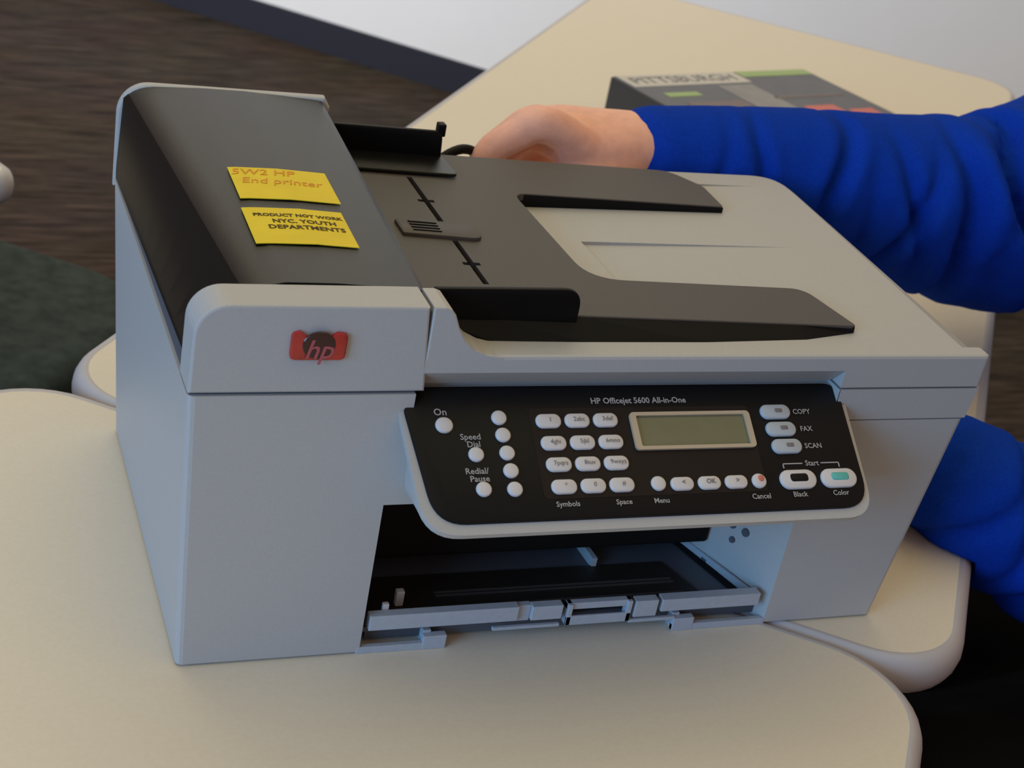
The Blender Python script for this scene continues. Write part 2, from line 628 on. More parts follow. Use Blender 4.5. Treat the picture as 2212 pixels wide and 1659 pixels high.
# lid
lid = prism(round_poly([(0.1105, 0.0), (0.4385, 0.0), (0.4385, 0.2575), (0.1105, 0.2575)], [0, 0.004, 0.022, 0], 8), XY, 0.1566, 0.1757, 0.0018, 2, only_end=1)
sc_prof = [(-0.02, 0.1672), (0.0, 0.1668), (0.0128, 0.1520), (0.0128, 0.14), (-0.02, 0.14)]
cut1 = prism(sc_prof, YZ, 0.1085, 0.3465)
# shallow paper well in the top of the lid: deep at the left, running out at the right
w1 = prism([(0.246, 0.1742), (0.250, 0.1738), (0.410, 0.1760), (0.410, 0.19), (0.246, 0.19)], XZ, 0.074, 0.1385)
w2 = prism([(0.34, 0.1738), (0.432, 0.1762), (0.432, 0.19), (0.34, 0.19)], XZ, 0.2105, 0.2360)
bm = bmesh.new()
cw = [bm.verts.new(p) for p in ((0.4230, 0.010, 0.1766), (0.4600, 0.010, 0.1766), (0.4600, 0.010, 0.1600), (0.4375, 0.275, 0.1766), (0.4600, 0.275, 0.1766), (0.4600, 0.275, 0.1680))]
for f in ((0, 1, 2), (5, 4, 3), (0, 3, 4, 1), (1, 4, 5, 2), (2, 5, 3, 0)):
    bm.faces.new([cw[i] for i in f])
lid = boolean(lid, [cut1, w1, w2, bm_mesh(bm)])
S = [(0.1105, 0.170), (0.1105, 0.2015), (0.1165, 0.2015), (0.1195, 0.2003), (0.1218, 0.1975), (0.1250, 0.1900), (0.1290, 0.1838), (0.1345, 0.1792), (0.1410, 0.1765), (0.1500, 0.1752), (0.1500, 0.170)]
shoulder = prism(S, XZ, 0.0, 0.0215, 0.0007, 2)
link('scanner_lid', boolean(lid, [shoulder], 'UNION'), M_GREY, pr)

# left tower: front fascia, dark cover, rear plate
fas = [(0.0, 0.1568), (0.1125, 0.1568), (0.1085, 0.2015)] + arc(0.0155, 0.186, 0.0155, 90, 180, 10)
link('front_fascia', prism(fas, XZ, 0.0, 0.0220, 0.0012, 2, only_end=0), M_GREY, pr)
rear = [(-0.0005, 0.150), (0.1195, 0.168), (0.1225, 0.2055), (0.1190, 0.2115)] + arc(0.0165, 0.1950, 0.0175, 90, 180, 10)
link('rear_plate', prism(rear, XZ, 0.2560, 0.2630, 0.002, 3), M_GREY, pr)

bm = bmesh.new()
NR = 10
rows = []
row_pts = []
for j in range(NR + 1):
    f = j / NR
    y = 0.0232 + (0.2562 - 0.0232) * f
    dz = 0.0105 * f
    zlow = 0.1665 + (0.1555 - 0.1665) * f
    zt2 = 0.2010 + dz
    hw = 0.030 - 0.022 * f                         # the side wall leans in, more at the front
    prof = [(0.0008, zlow), (0.0006, zlow + 0.006)]
    a0, b0 = (hw - 0.006, zt2 - 0.0075), (hw + 0.010, zt2 + 0.0002)
    for t in (0.0, 0.2, 0.4, 0.6, 0.8, 1.0):
        c0 = (hw, zt2 - 0.0006)
        prof.append(tuple((1 - t) ** 2 * a0[k] + 2 * t * (1 - t) * c0[k] + t * t * b0[k] for k in (0, 1)))
    xe = 0.1140 + 0.0040 * f
    prof += [(0.045, zt2 + 0.0012), (0.070, zt2 + 0.0010), (0.095, zt2 - 0.0005), (xe - 0.004, zt2 - 0.0018), (xe - 0.001, zt2 - 0.0024), (xe, zt2 - 0.0042), (xe - 0.0005, zt2 - 0.0070), (xe - 0.010, zt2 - 0.0090), (xe - 0.012, 0.178), (0.01, 0.1765)]
    rows.append([bm.verts.new((a, y, b)) for a, b in prof])
    row_pts.append([(a, y, b) for a, b in prof])
m_ = len(rows[0])
for j in range(NR):
    for k in range(m_):
        bm.faces.new((rows[j][k], rows[j][(k + 1) % m_], rows[j + 1][(k + 1) % m_], rows[j + 1][k]))
bm.faces.new(rows[0][::-1])
bm.faces.new(rows[-1])
link('feeder_cover', bm_mesh(bm), M_DARKGREY, pr, True, angle=50)
bm = bmesh.new()
side = [[bm.verts.new(Vector((rw[k][0] - 0.0002, rw[k][1], rw[k][2] + 0.0001))) for k in range(4)] for rw in row_pts]
for j in range(NR):
    for k in range(3):
        bm.faces.new((side[j][k], side[j][k + 1], side[j + 1][k + 1], side[j + 1][k]))
link('feeder_side', bm_mesh(bm), M_BLACK, pr, True)
link('throat_and_shadow_line', boxes([(0.06, 0.128, 0.023, 0.252, 0.174, 0.1862), (0.04, 0.1075, 0.0222, 0.0231, 0.170, 0.1985)]), M_VOID, pr)  # throat, plus a black strip painting the shadow line behind the fascia


# document tray
def ztray(x):
    return 0.1909 - 0.03 * x


def TRY(p, q, a):
    return (p, q, ztray(p) + a)


tray_pl = round_poly([(0.108, 0.0258), (0.3655, 0.0265), (0.3560, 0.0720), (0.2225, 0.0715), (0.2195, 0.1865), (0.3635, 0.1885), (0.3650, 0.2220), (0.3500, 0.2455), (0.108, 0.2400)],
                     [0, 0.003, 0.012, 0.022, 0.010, 0.003, 0.012, 0.016, 0], 8)
tray = prism(tray_pl, TRY, -0.0042, 0.0, 0.0006, 2, only_end=1)
cuts = []
for y0, y1 in ((0.1365, 0.2000), (0.0580, 0.1115)):
    cuts.append(prism([(0.1568, y0), (0.1602, y0), (0.1602, y1), (0.1568, y1)], TRY, -0.02, 0.02))
    ym = y0 + (y1 - y0) * 0.42
    cuts.append(prism([(0.1536, ym), (0.1634, ym), (0.1634, ym + 0.0035), (0.1536, ym + 0.0035)], TRY, -0.02, 0.02))
tray = boolean(tray, cuts)
tr = link('document_tray', tray, M_TRAY, pr)
link('slot_dark_backing', prism([(0.108, 0.030), (0.212, 0.030), (0.212, 0.232), (0.108, 0.232)], TRY, -0.0200, -0.0055), M_VOID, tr)  # black block added under the tray so its slots look dark
# sloping skirt under the front edge of the tray
bm = bmesh.new()
tp = [(0.108, 0.0262), (0.1402, 0.0262), (0.2, 0.0262), (0.27, 0.0262), (0.33, 0.0264), (0.3640, 0.0266)]
bt = [(0.118, 0.0225, 0.1760), (0.1480, 0.0160, 0.1758), (0.2, 0.0148, 0.1755), (0.27, 0.0150, 0.1755), (0.33, 0.0185, 0.1757), (0.3640, 0.0262, ztray(0.364) - 0.004)]
ra = [bm.verts.new((x, y, ztray(x) - 0.0008)) for x, y in tp]
rb = [bm.verts.new(b) for b in bt]
rc = [bm.verts.new((x, y + 0.012, min(ztray(x) - 0.0045, 0.1800))) for x, y in tp]
for i in range(5):
    bm.faces.new((ra[i], ra[i + 1], rb[i + 1], rb[i]))
    bm.faces.new((rb[i], rb[i + 1], rc[i + 1], rc[i]))
    bm.faces.new((rc[i], rc[i + 1], ra[i + 1], ra[i]))
link('tray_skirt', bm_mesh(bm), M_BLACK, tr)
# black edge of the rear arm
link('arm_edge', prism([(0.2240, 0.1862), (0.3632, 0.1882), (0.3630, 0.1905), (0.2240, 0.1890)], TRY, -0.0085, -0.0008), M_BLACK, tr)
# adjuster knob between the slots
kn = prism(round_poly([(0.1300, 0.1140), (0.1755, 0.1110), (0.1755, 0.1300), (0.1300, 0.1320)], [0.001, 0.007, 0.007, 0.001], 6), TRY, -0.0005, 0.0022, 0.0010, 2, only_end=1)
k_o = link('guide_slider', kn, M_TRAY, tr, True, angle=35)
link('grip_ridge', join_meshes([prism([(0.1365 + i * 0.0002, 0.1172 + i * 0.0036), (0.1525, 0.1165 + i * 0.0036), (0.1525, 0.1173 + i * 0.0036), (0.1365, 0.1180 + i * 0.0036)], TRY, 0.0018, 0.0029) for i in range(4)]), M_DARKGREY, k_o)
# paper guides
gf = round_poly([(0.1180, 0.1812), (0.1962, 0.1795), (0.1962, 0.2005), (0.1180, 0.2000)], [0, 0, 0.013, 0.002], 8)
link('paper_guide', prism(gf, XZ, 0.0235, 0.0268, 0.0008, 2), M_BLACK, tr, True, angle=35)
gb = round_poly([(0.1180, 0.1845), (0.1880, 0.1845), (0.1868, 0.2035), (0.1180, 0.2052)], [0, 0, 0.006, 0.002], 8)
g2 = link('paper_guide', prism(gb, XZ, 0.2310, 0.2340, 0.0008, 2), M_BLACK, tr, True, angle=35)
link('guide_foot', prism(round_poly([(0.1220, 0.2030), (0.1895, 0.2025), (0.1890, 0.2312), (0.1220, 0.2312)], [0, 0.003, 0.003, 0], 4), TRY, 0.0008, 0.0028, 0.0004, 1), M_DARKGREY, g2)
link('guide_clip', box(0.1845, 0.1895, 0.2335, 0.2400, 0.1990, 0.2070, 0.001), M_BLACK, g2)

# yellow stickers on the dark cover
CUT = lambda y: 0.2010 + 0.0105 * (y - 0.0232) / 0.233 + 0.0012


def STK(p, q, a):
    x = p
    zz = CUT(q)
    if x > 0.070:
        zz += -0.0002 - (x - 0.070) * 0.06
    elif x < 0.045:
        zz -= (0.045 - x) * 0.06
    return (x, q, zz + 0.0005 + a)


def stk_grid(x0, x1, y0, y1):
    bm = bmesh.new()
    nx, ny = 12, 4
    g = []
    for lvl in (0.0, 0.0004):
        g.append([[bm.verts.new(STK(x0 + (x1 - x0) * i / nx, y0 + (y1 - y0) * j / ny, lvl)) for j in range(ny + 1)] for i in range(nx + 1)])
    for l in g:
        for i in range(nx):
            for j in range(ny):
                bm.faces.new((l[i][j], l[i + 1][j], l[i + 1][j + 1], l[i][j + 1]))
    for i in range(nx):
        for j in (0, ny):
            bm.faces.new((g[0][i][j], g[0][i + 1][j], g[1][i + 1][j], g[1][i][j]))
    for j in range(ny):
        for i in (0, nx):
            bm.faces.new((g[0][i][j], g[0][i][j + 1], g[1][i][j + 1], g[1][i][j]))
    return bm_mesh(bm)


s1 = link('sticker', stk_grid(0.0402, 0.0925, 0.1100, 0.1468), M_YELLOW, pr, label='upper yellow sticker with orange handwriting')
s2 = link('sticker', stk_grid(0.0385, 0.0898, 0.0608, 0.0993), M_YELLOW, pr, label='lower yellow sticker with black stamped lettering')
for txt, cx, cy, sz in (('5W2 HP', 0.0575, 0.1408, 0.0095), ('End printer', 0.0655, 0.1305, 0.0093)):
    link('handwriting', text_mesh(txt, sz, lambda x, y, cx=cx, cy=cy: STK(cx + x, cy + y, 0.0006), shear=0.2), M_ORANGE, s1)
for txt, cx, cy, sz in (('PRODUCT NOT WORK', 0.0655, 0.0910, 0.0043), ('NYC. YOUTH', 0.0675, 0.0845, 0.0054), ('DEPARTMENTS', 0.0675, 0.0780, 0.0058)):
    link('lettering', text_mesh(txt, sz, lambda x, y, cx=cx, cy=cy: STK(cx + x, cy + y, 0.0006), bold=0.00015), M_INK, s2)

# red badge on the fascia
badge = round_poly([(0.0440, 0.1748), (0.0702, 0.1748), (0.0705, 0.1885), (0.0655, 0.1890), (0.0625, 0.1868), (0.0510, 0.1868), (0.0480, 0.1896), (0.0440, 0.1885)], [0.003, 0.003, 0.004, 0.001, 0.001, 0.001, 0.001, 0.004], 5)
bd = link('brand_badge', prism(badge, XZ, -0.0022, 0.0004, 0.0008, 2, only_end=0), M_RED, pr, label='red translucent badge with hp lettering')
link('badge_disc', prism([p for p in arc(0.0570, 0.1828, 0.0078, 0, 350, 24, 0.0070)], XZ, -0.0026, -0.0015, 0.0003, 1), M_BADGE_DK, bd)
link('lettering', text_mesh('hp', 0.0135, lambda x, y: (0.0572 + x, -0.00285, 0.1805 + y), shear=0.25, bold=0.00015), M_BADGE_LT, bd)

# ------------------------------------------------------------------ control panel
PA = Vector((0, 0.0100, 0.1535))
PV = Vector((0, -0.053, -0.0365)).normalized()
PN = Vector((0, -0.567188, 0.823588))


def PP(x, v, h):
    return tuple(Vector((x, 0, 0)) + PA + PV * v + PN * h)


def PM(p, q, a):
    return PP(p, q, a)


outer = round_poly([(0.1010, -0.0008), (0.3530, -0.0008), (0.3520, 0.0768), (0.1050, 0.0768)], [0.012, 0.011, 0.017, 0.020], 8)
face = round_poly([(0.1022, 0.0), (0.3500, 0.0), (0.3500, 0.0716), (0.1105, 0.0716)], [0.013, 0.010, 0.016, 0.018], 8)
# housing: from the rim back to the front of the body
bm = bmesh.new()
r1 = [bm.verts.new(PP(x, v, -0.0006)) for x, v in outer]
r2 = [bm.verts.new(PP(x, v, -0.0050)) for x, v in outer]
r3 = []
for x, v in outer:
    k = max(0.0, min(1.0, v / 0.0768))
    xx = min(max(x, 0.1120), 0.3430)
    r3.append(bm.verts.new((xx, 0.0120, 0.1500 + (0.0945 - 0.1500) * k)))
n = len(outer)
for a, b in ((r1, r2), (r2, r3)):
    for i in range(n):
        bm.faces.new((a[i], a[(i + 1) % n], b[(i + 1) % n], b[i]))
bm.faces.new(r1)
bm.faces.new(r3[::-1])
cp = link('control_panel', bm_mesh(bm), M_GREY, pr, True, angle=40)
link('panel_face', prism(face, PM, -0.0016, 0.0012, 0.0010, 2, only_end=1), M_PANEL, cp, True, angle=40)
H0 = 0.0013
link('keypad_area', prism(rrect(0.2290, 0.0370, 0.1240, 0.0480, 0.003, 4), PM, H0 - 0.0006, H0 + 0.0001), M_INSET, cp)


def button(x, v, w, h, r, m=M_BTN, nm='button', hh=0.0016, lbl=None):
    o = link(nm, prism(rrect(x, v, w, h, r, 5), PM, H0 - 0.0004, H0 + hh, min(0.0008, hh * 0.6), 2, only_end=1), m, cp, True, angle=50)
    if lbl:
        o['label'] = lbl
    return o


def ptext(txt, x, v, sz, m=M_TEXTW, h=0.0, nm='lettering', bold=0.00006, par=None):
    return link(nm, text_mesh(txt, sz, lambda a, b: PP(x + a, v - b, H0 + 0.0003 + h), bold=bold), m, cp if par is None else par)


button(0.1221, 0.0212, 0.0088, 0.0082, 0.0041)
for x, v in ((0.1358, 0.0369), (0.1366, 0.0549), (0.1509, 0.0178), (0.1514, 0.0270), (0.1518, 0.0365), (0.1521, 0.0458), (0.1524, 0.0554)):
    button(x, v, 0.0078, 0.0076, 0.0038)
keys = ['1', '2abc', '3def', '4ghi', '5jkl', '6mno', '7pqrs', '8tuv', '9wxyz', '*', '0', '#']
for r_, v in enumerate((0.0201, 0.0320, 0.0434, 0.0551)):
    for c_ in range(3):
        x = 0.1766 + 0.0155 * c_ + 0.0005 * r_
        button(x, v, 0.0134, 0.0076, 0.0035)
        ptext(keys[r_ * 3 + c_], x + 0.0008, v - 0.0004, 0.0034, M_TEXTD, 0.0016, bold=0.0)
button(0.2292, 0.0551, 0.0080, 0.0078, 0.0039)
for x, ar in ((0.2423, '<'), (0.2577, 'OK'), (0.2731, '>')):
    button(x, 0.0557, 0.0128, 0.0072, 0.0034)
    ptext(ar, x + 0.0006, 0.0552, 0.0036, M_TEXTD, 0.0016)
button(0.2865, 0.0556, 0.0082, 0.0080, 0.0040)
button(0.2875, 0.0545, 0.0040, 0.0040, 0.0020, M_REDMARK, 'cancel_mark', 0.0019)
for x, v, tx in ((0.3065, 0.0171, 'COPY'), (0.3073, 0.0270, 'FAX'), (0.3082, 0.0368, 'SCAN')):
    button(x, v, 0.0178, 0.0082, 0.0040, M_BTN2)
    button(x + 0.0016, v - 0.0004, 0.0052, 0.0030, 0.0010, M_TEXTD, 'button_symbol', 0.0018)
    ptext(tx, x + 0.0138 + 0.0006 * len(tx), v, 0.0040)
for x, m2 in ((0.3097, M_PANEL), (0.3343, M_TEAL)):
    button(x, 0.0555, 0.0215, 0.0106, 0.0053)
    button(x + 0.0004, 0.0548, 0.0110, 0.0048, 0.0018, m2, 'button_symbol', 0.0019)
link('start_bracket', join_meshes([prism([(a, b), (c, b), (c, d), (a, d)], PM, H0, H0 + 0.0003) for a, b, c, d in ((0.3030, 0.0462, 0.3150, 0.0468), (0.3262, 0.0462, 0.3372, 0.0468), (0.3030, 0.0462, 0.3036, 0.0490), (0.3366, 0.0462, 0.3372, 0.0490))]), M_TEXTW, cp)
ptext('Start', 0.3207, 0.0466, 0.0042)
ptext('Black', 0.3090, 0.0636, 0.0040)
ptext('Color', 0.3335, 0.0636, 0.0040)
ptext('Symbols', 0.1786, 0.0640, 0.0038)
ptext('Space', 0.2086, 0.0640, 0.0038)
ptext('Menu', 0.2292, 0.0641, 0.0038)
ptext('Cancel', 0.2860, 0.0639, 0.0040)
ptext('On', 0.1212, 0.0143, 0.0052)
ptext('Speed', 0.1345, 0.0276, 0.0044)
ptext('Dial', 0.1355, 0.0316, 0.0044)
ptext('Redial/', 0.1348, 0.0455, 0.0044)
ptext('Pause', 0.1356, 0.0495, 0.0044)
ptext('HP Officejet 5600 All-in-One', 0.2287, 0.0094, 0.00455, bold=0.00010)
# display
fo = rrect(0.2556, 0.0267, 0.0690, 0.0206, 0.0022, 4)
fi = rrect(0.2558, 0.0267, 0.0626, 0.0168, 0.0008, 4)
bm = bmesh.new()
ro0 = [bm.verts.new(PP(x, v, H0)) for x, v in fo]
ro1 = [bm.verts.new(PP(x, v, H0 + 0.0017)) for x, v in fo]
ri1 = [bm.verts.new(PP(x, v, H0 + 0.0017)) for x, v in fi]
ri0 = [bm.verts.new(PP(x, v, H0 + 0.0001)) for x, v in fi]
n = len(fo)
for a, b in ((ro0, ro1), (ro1, ri1), (ri1, ri0)):
    for i in range(n):
        bm.faces.new((a[i], a[(i + 1) % n], b[(i + 1) % n], b[i]))
link('display_frame', bm_mesh(bm), M_LCDF, cp)
link('display', prism(fi, PM, H0 - 0.0003, H0 + 0.0003), M_LCD, cp)

# ------------------------------------------------------------------ paper bay
link('bay_floor', prism([(0.1035, 0.006), (0.3400, 0.006), (0.3175, 0.065), (0.3175, 0.19), (0.1035, 0.19)], XY, 0.0095, 0.0125), M_BAYDK, pr)
link('bay_mat', prism([(0.1100, 0.0078), (0.3100, 0.0078), (0.2960, 0.0470), (0.1100, 0.0470)], XY, 0.0126, 0.0136), M_GLASS, pr)
for i, y in enumerate((0.0165, 0.0265, 0.0295)):
    link('bay_ridge', box(0.150 if i else 0.135, 0.300 - y * 0.2, y, y + 0.0007, 0.0136, 0.0146), M_TRAY, pr)
link('carriage_block', box(0.1018, 0.3235, 0.0470, 0.19, 0.0255, 0.0924, 0.002), M_VOID, pr)
link('bay_back', box(0.1018, 0.3175, 0.150, 0.19, 0.0125, 0.0255), M_BAYDK, pr)
link('bay_rib', prism([(0.2480, 0.1), (0.2510, 0.1), (0.2535, 0.0460), (0.2505, 0.0460)], XY, 0.0126, 0.0190), M_BAYBLUE, pr)
# side rail along the right wall
for a, b, w_, z0, z1, m2, nm in (((0.3125, 0.075), (0.3325, 0.0080), 0.0050, 0.0127, 0.0134, M_VOID, 'rail_groove'), ((0.3165, 0.070), (0.3375, 0.0060), 0.0016, 0.0127, 0.0175, M_BAYBLUE, 'side_rail'), ((0.3240, 0.0480), (0.3405, 0.0060), 0.0026, 0.0127, 0.0150, M_BAYDK, 'rail_groove')):
    d = (Vector(b) - Vector(a)).normalized()
    nn = Vector((-d.y, d.x)) * w_ / 2
    pl = [tuple(Vector(a) + nn), tuple(Vector(b) + nn), tuple(Vector(b) - nn), tuple(Vector(a) - nn)]
    link(nm, prism(pl, XY, z0, z1), m2, pr)
for (y, z, r_) in ((0.0350, 0.0460, 0.0022), (0.0260, 0.0465, 0.0026), (0.0330, 0.0370, 0.0020)):
    xw = 0.3435 - (0.3435 - 0.318) * y / 0.065
    link('wall_hole_shade', tube([(xw + 0.002, y + 0.0008, z), (xw - 0.0012, y - 0.0005, z)], r_, 10), M_BAYDK, pr, True, angle=40)  # solid dark plugs standing in for the shade of holes in the wall
link('wall_slot', prism([(0.3420, 0.0048), (0.3352, 0.0220), (0.3362, 0.0224), (0.3430, 0.0052)], XY, 0.0265, 0.0285), M_BAYDK, pr)
# front sill and feet
sill = [(0.1050, 0.1880, 0.0005, 0.0060, 0.0140, 0.0232), (0.1880, 0.1960, 0.0030, 0.0070, 0.0120, 0.0222), (0.1960, 0.2140, 0.0005, 0.0060, 0.0135, 0.0225), (0.2170, 0.2560, 0.0005, 0.0020, 0.0085, 0.0145), (0.2170, 0.2560, 0.0020, 0.0060, 0.0180, 0.0222), (0.2170, 0.2200, 0.0005, 0.0060, 0.0085, 0.0222), (0.2530, 0.2560, 0.0005, 0.0060, 0.0085, 0.0222), (0.2580, 0.2720, 0.0005, 0.0060, 0.0110, 0.0218), (0.2745, 0.3370, 0.0005, 0.0070, 0.0135, 0.0216), (0.1750, 0.2140, 0.0008, 0.0030, 0.0080, 0.0100), (0.2560, 0.2850, 0.0008, 0.0030, 0.0070, 0.0092)]
link('bay_sill', boxes(sill, 0.0004), M_BAYBLUE, pr)
link('sill_shade_bar', boxes([(0.1060, 0.3400, 0.0080, 0.0110, 0.0030, 0.0120)]), M_BAYDK, pr)  # solid dark bar that paints in the shade below the sill
for x0, x1, xb in ((0.1000, 0.1490, 0.1360), (0.2840, 0.3440, 0.2840)):
    fb = [(x0, x1, -0.0002, 0.0030, 0.0, 0.0042), (xb, xb + 0.0130, -0.0004, 0.0040, 0.0, 0.0085), (xb + 0.0005, xb + 0.0050, 0.0030, 0.0200, 0.0, 0.0100)]
    link('foot', boxes(fb, 0.0004), M_BAYBLUE, pr)
link('bay_stop', boxes([(0.1250, 0.1295, 0.0200, 0.0240, 0.0136, 0.0230), (0.1130, 0.1165, 0.0062, 0.0090, 0.0140, 0.0262)], 0.0006), M_BTN, pr)
for x in (0.03, 0.09, 0.37):
    for y in (0.02, 0.21):
        link('rubber_foot', tube([(x, y, 0.0), (x, y, 0.0030)], 0.006, 12), M_VOID, pr, True, angle=40)

# ------------------------------------------------------------------ magazine stack on the far table
MO = Vector((0.6175, 0.8860, 0))
mu = Vector((0.9619, 0.2735, 0))
mv = Vector((0.2735, -0.9619, 0))
mt = 0.0400


def MAG(p, q, a):
    return tuple(MO + mu * p + mv * q + Vector((0, 0, a)))


mg = thing('magazine', 'thick dark magazine titled PITTSBURGH lying on the far table behind the blue sleeve', 'magazine', tuple(MO + mu * 0.145 + mv * 0.16))
MW, ML = 0.293, 0.34
link('page_block', prism([(-0.0035, 0.002), (MW, 0.002), (MW, ML - 0.002), (-0.0035, ML - 0.002)], MAG, 0.0, mt - 0.0015), M_PAPER, mg)
link('spine', prism([(-0.0065, 0.0005), (-0.0034, 0.0005), (-0.0034, ML), (-0.0065, ML)], MAG, 0.0, mt, 0.0008, 2), M_SPINE, mg)
cv = link('cover', prism([(-0.0034, 0.0), (MW, 0.0), (MW, ML), (-0.0034, ML)], MAG, mt - 0.0014, mt), M_COVER, mg)


def mpatch(nm, x0, x1, y0, y1, m, dz=0.0003, sk=0.0):
    link(nm, prism([(x0, y0), (x1, y0), (x1 + sk, y1), (x0 + sk, y1)], MAG, mt, mt + dz), m, cv)


mpatch('masthead_band', 0.0, 0.175, 0.0, 0.034, M_PAPER)
mpatch('masthead_band', 0.178, MW - 0.002, 0.0, 0.017, M_C_GREEN)
mpatch('cover_photo', 0.115, 0.168, 0.040, ML - 0.02, M_C_LT)
mpatch('cover_photo', 0.030, 0.112, 0.085, 0.105, M_C_BROWN)
mpatch('cover_photo', 0.165, 0.275, 0.080, 0.086, M_C_BROWN)
mpatch('cover_block', 0.180, 0.228, 0.112, 0.150, M_C_RED)
mpatch('cover_block', 0.236, 0.275, 0.128, 0.160, M_C_RED)
mpatch('cover_text', 0.022, 0.070, 0.055, 0.067, M_C_GREEN)
mpatch('cover_block', 0.095, 0.125, 0.128, 0.145, M_C_RED, 0.0005)
link('lettering', text_mesh('PITTSBURGH', 0.0270, lambda x, y: MAG(0.086 + x, 0.0175 - y, mt + 0.0005), bold=0.0002), M_COVER, cv)

# ------------------------------------------------------------------ cable behind the printer
cb = spline([(0.110, 0.285, 0.004), (0.150, 0.288, 0.060), (0.185, 0.280, 0.140), (0.205, 0.279, 0.167), (0.224, 0.284, 0.1735), (0.240, 0.291, 0.160), (0.245, 0.300, 0.120), (0.240, 0.310, 0.060), (0.230, 0.325, 0.004), (0.190, 0.350, 0.0035), (0.130, 0.345, 0.0035), (0.110, 0.285, 0.004)], 6)
cable = link('power_cable', tube([tuple(p) for p in cb[:-1]], 0.0032, 10), M_BLACK, None, True, loc=(0.20, 0.31, 0.0))
tag(cable, 'thin black cable held by the hand behind the printer', 'cable')

# ------------------------------------------------------------------ the person
pe = thing('person', 'seated person in a royal blue hoodie reaching behind the printer with one hand', 'person', (1.00, 0.16, FL))


def limb(bm, pts, n=16):
    """pts: (x, y, z, r) or (x, y, z, ra, rb)"""
    q = spline([(*p[:3], p[3], p[4] if len(p) > 4 else p[3]) for p in pts], 5)
    tube_bm(bm, [tuple(a[:3]) for a in q], [(a[3], a[4]) for a in q], n)
    for e in (q[0], q[-1]):
        ball_bm(bm, e[:3], min(e[3], e[4]) * 0.98, 12)


RS, RE, RW = (0.960, 0.360, 0.235), (0.690, 0.318, 0.140), (0.350, 0.312, 0.1735)
LS, LE, LW = (0.950, 0.030, 0.190), (0.745, 0.025, -0.078), (0.510, 0.098, 0.045)
# body: torso, neck, head, arms and hands as one surface
bm = bmesh.new()
limb(bm, [(1.04, 0.16, -0.19, 0.12, 0.08), (1.02, 0.17, -0.08, 0.12, 0.08), (1.005, 0.19, 0.08, 0.12, 0.075), (0.975, 0.20, 0.18, 0.095, 0.065), (0.945, 0.20, 0.28, 0.054, 0.050), (0.92, 0.20, 0.36, 0.052, 0.05)], 20)
limb(bm, [(0.960, 0.26, 0.225, 0.055), (0.940, 0.350, 0.225, 0.055), (0.830, 0.342, 0.175, 0.045), (0.750, 0.330, 0.142, 0.042), (0.680, 0.318, 0.132, 0.040), (0.610, 0.313, 0.138, 0.038), (0.540, 0.312, 0.147, 0.034), (0.470, 0.312, 0.156, 0.030), (0.420, 0.312, 0.164, 0.027, 0.024), (0.385, 0.312, 0.1700, 0.028, 0.0235), (0.352, 0.312, 0.1725, 0.029, 0.0230)], 16)
limb(bm, [(0.960, 0.14, 0.195, 0.055), (0.945, 0.035, 0.18, 0.052), (0.850, 0.020, 0.03, 0.044), (0.745, 0.025, -0.078, 0.040), (0.670, 0.050, -0.040, 0.036), (0.590, 0.074, 0.003, 0.031), (*LW, 0.028, 0.024)], 16)
# head (faces the printer)
HD = Vector((0.09, 0.0, -0.04))


def hd(p):
    return (p[0] + HD.x, p[1] + HD.y, p[2] + HD.z, *p[3:])


ball_bm(bm, hd((0.815, 0.20, 0.505)), (0.095, 0.074, 0.098), 20)
ball_bm(bm, hd((0.770, 0.20, 0.455)), (0.055, 0.055, 0.055), 16)
ball_bm(bm, hd((0.765, 0.20, 0.425)), (0.030, 0.032, 0.028), 12)
limb(bm, [hd(p) for p in ((0.722, 0.20, 0.510, 0.008), (0.704, 0.20, 0.478, 0.013), (0.718, 0.20, 0.472, 0.012))], 10)
limb(bm, [hd(p) for p in ((0.722, 0.182, 0.446, 0.006), (0.716, 0.20, 0.447, 0.008), (0.722, 0.218, 0.446, 0.006))], 8)
for sy in (-1, 1):
    ball_bm(bm, hd((0.825, 0.20 + sy * 0.078, 0.490)), (0.018, 0.007, 0.030), 10)
# right hand: palm, four fingers curling down, thumb towards the camera
limb(bm, [(0.352, 0.312, 0.1725, 0.029, 0.0230), (0.328, 0.311, 0.1740, 0.034, 0.0210), (0.304, 0.310, 0.1770, 0.036, 0.0185), (0.290, 0.310, 0.1775, 0.034, 0.0150)], 18)
FNG = [[(0.305, 0.287, 0.180, 0.0130), (0.274, 0.284, 0.1935, 0.0128), (0.256, 0.2825, 0.1855, 0.0110), (0.2405, 0.282, 0.1745, 0.0104), (0.2335, 0.282, 0.1600, 0.0094), (0.2390, 0.282, 0.1430, 0.0084), (0.2430, 0.283, 0.1350, 0.0070)],
       [(0.305, 0.304, 0.178, 0.0130), (0.277, 0.303, 0.1880, 0.0122), (0.258, 0.302, 0.1770, 0.0104), (0.2450, 0.301, 0.1630, 0.0100), (0.2460, 0.299, 0.1430, 0.0090), (0.2540, 0.297, 0.1310, 0.0082), (0.2590, 0.296, 0.1270, 0.0068)],
       [(0.305, 0.322, 0.172, 0.0125), (0.284, 0.321, 0.1740, 0.0115), (0.267, 0.319, 0.1610, 0.0100), (0.2560, 0.317, 0.1470, 0.0094), (0.2590, 0.315, 0.1340, 0.0084), (0.2680, 0.313, 0.1250, 0.0078), (0.2730, 0.312, 0.1230, 0.0066)],
       [(0.305, 0.338, 0.165, 0.0115), (0.290, 0.339, 0.1650, 0.0102), (0.276, 0.338, 0.1530, 0.0088), (0.2680, 0.336, 0.1410, 0.0082), (0.2710, 0.334, 0.1300, 0.0074), (0.2780, 0.332, 0.1240, 0.0068), (0.2820, 0.331, 0.1230, 0.0058)]]
for f in FNG:
    limb(bm, f, 12)
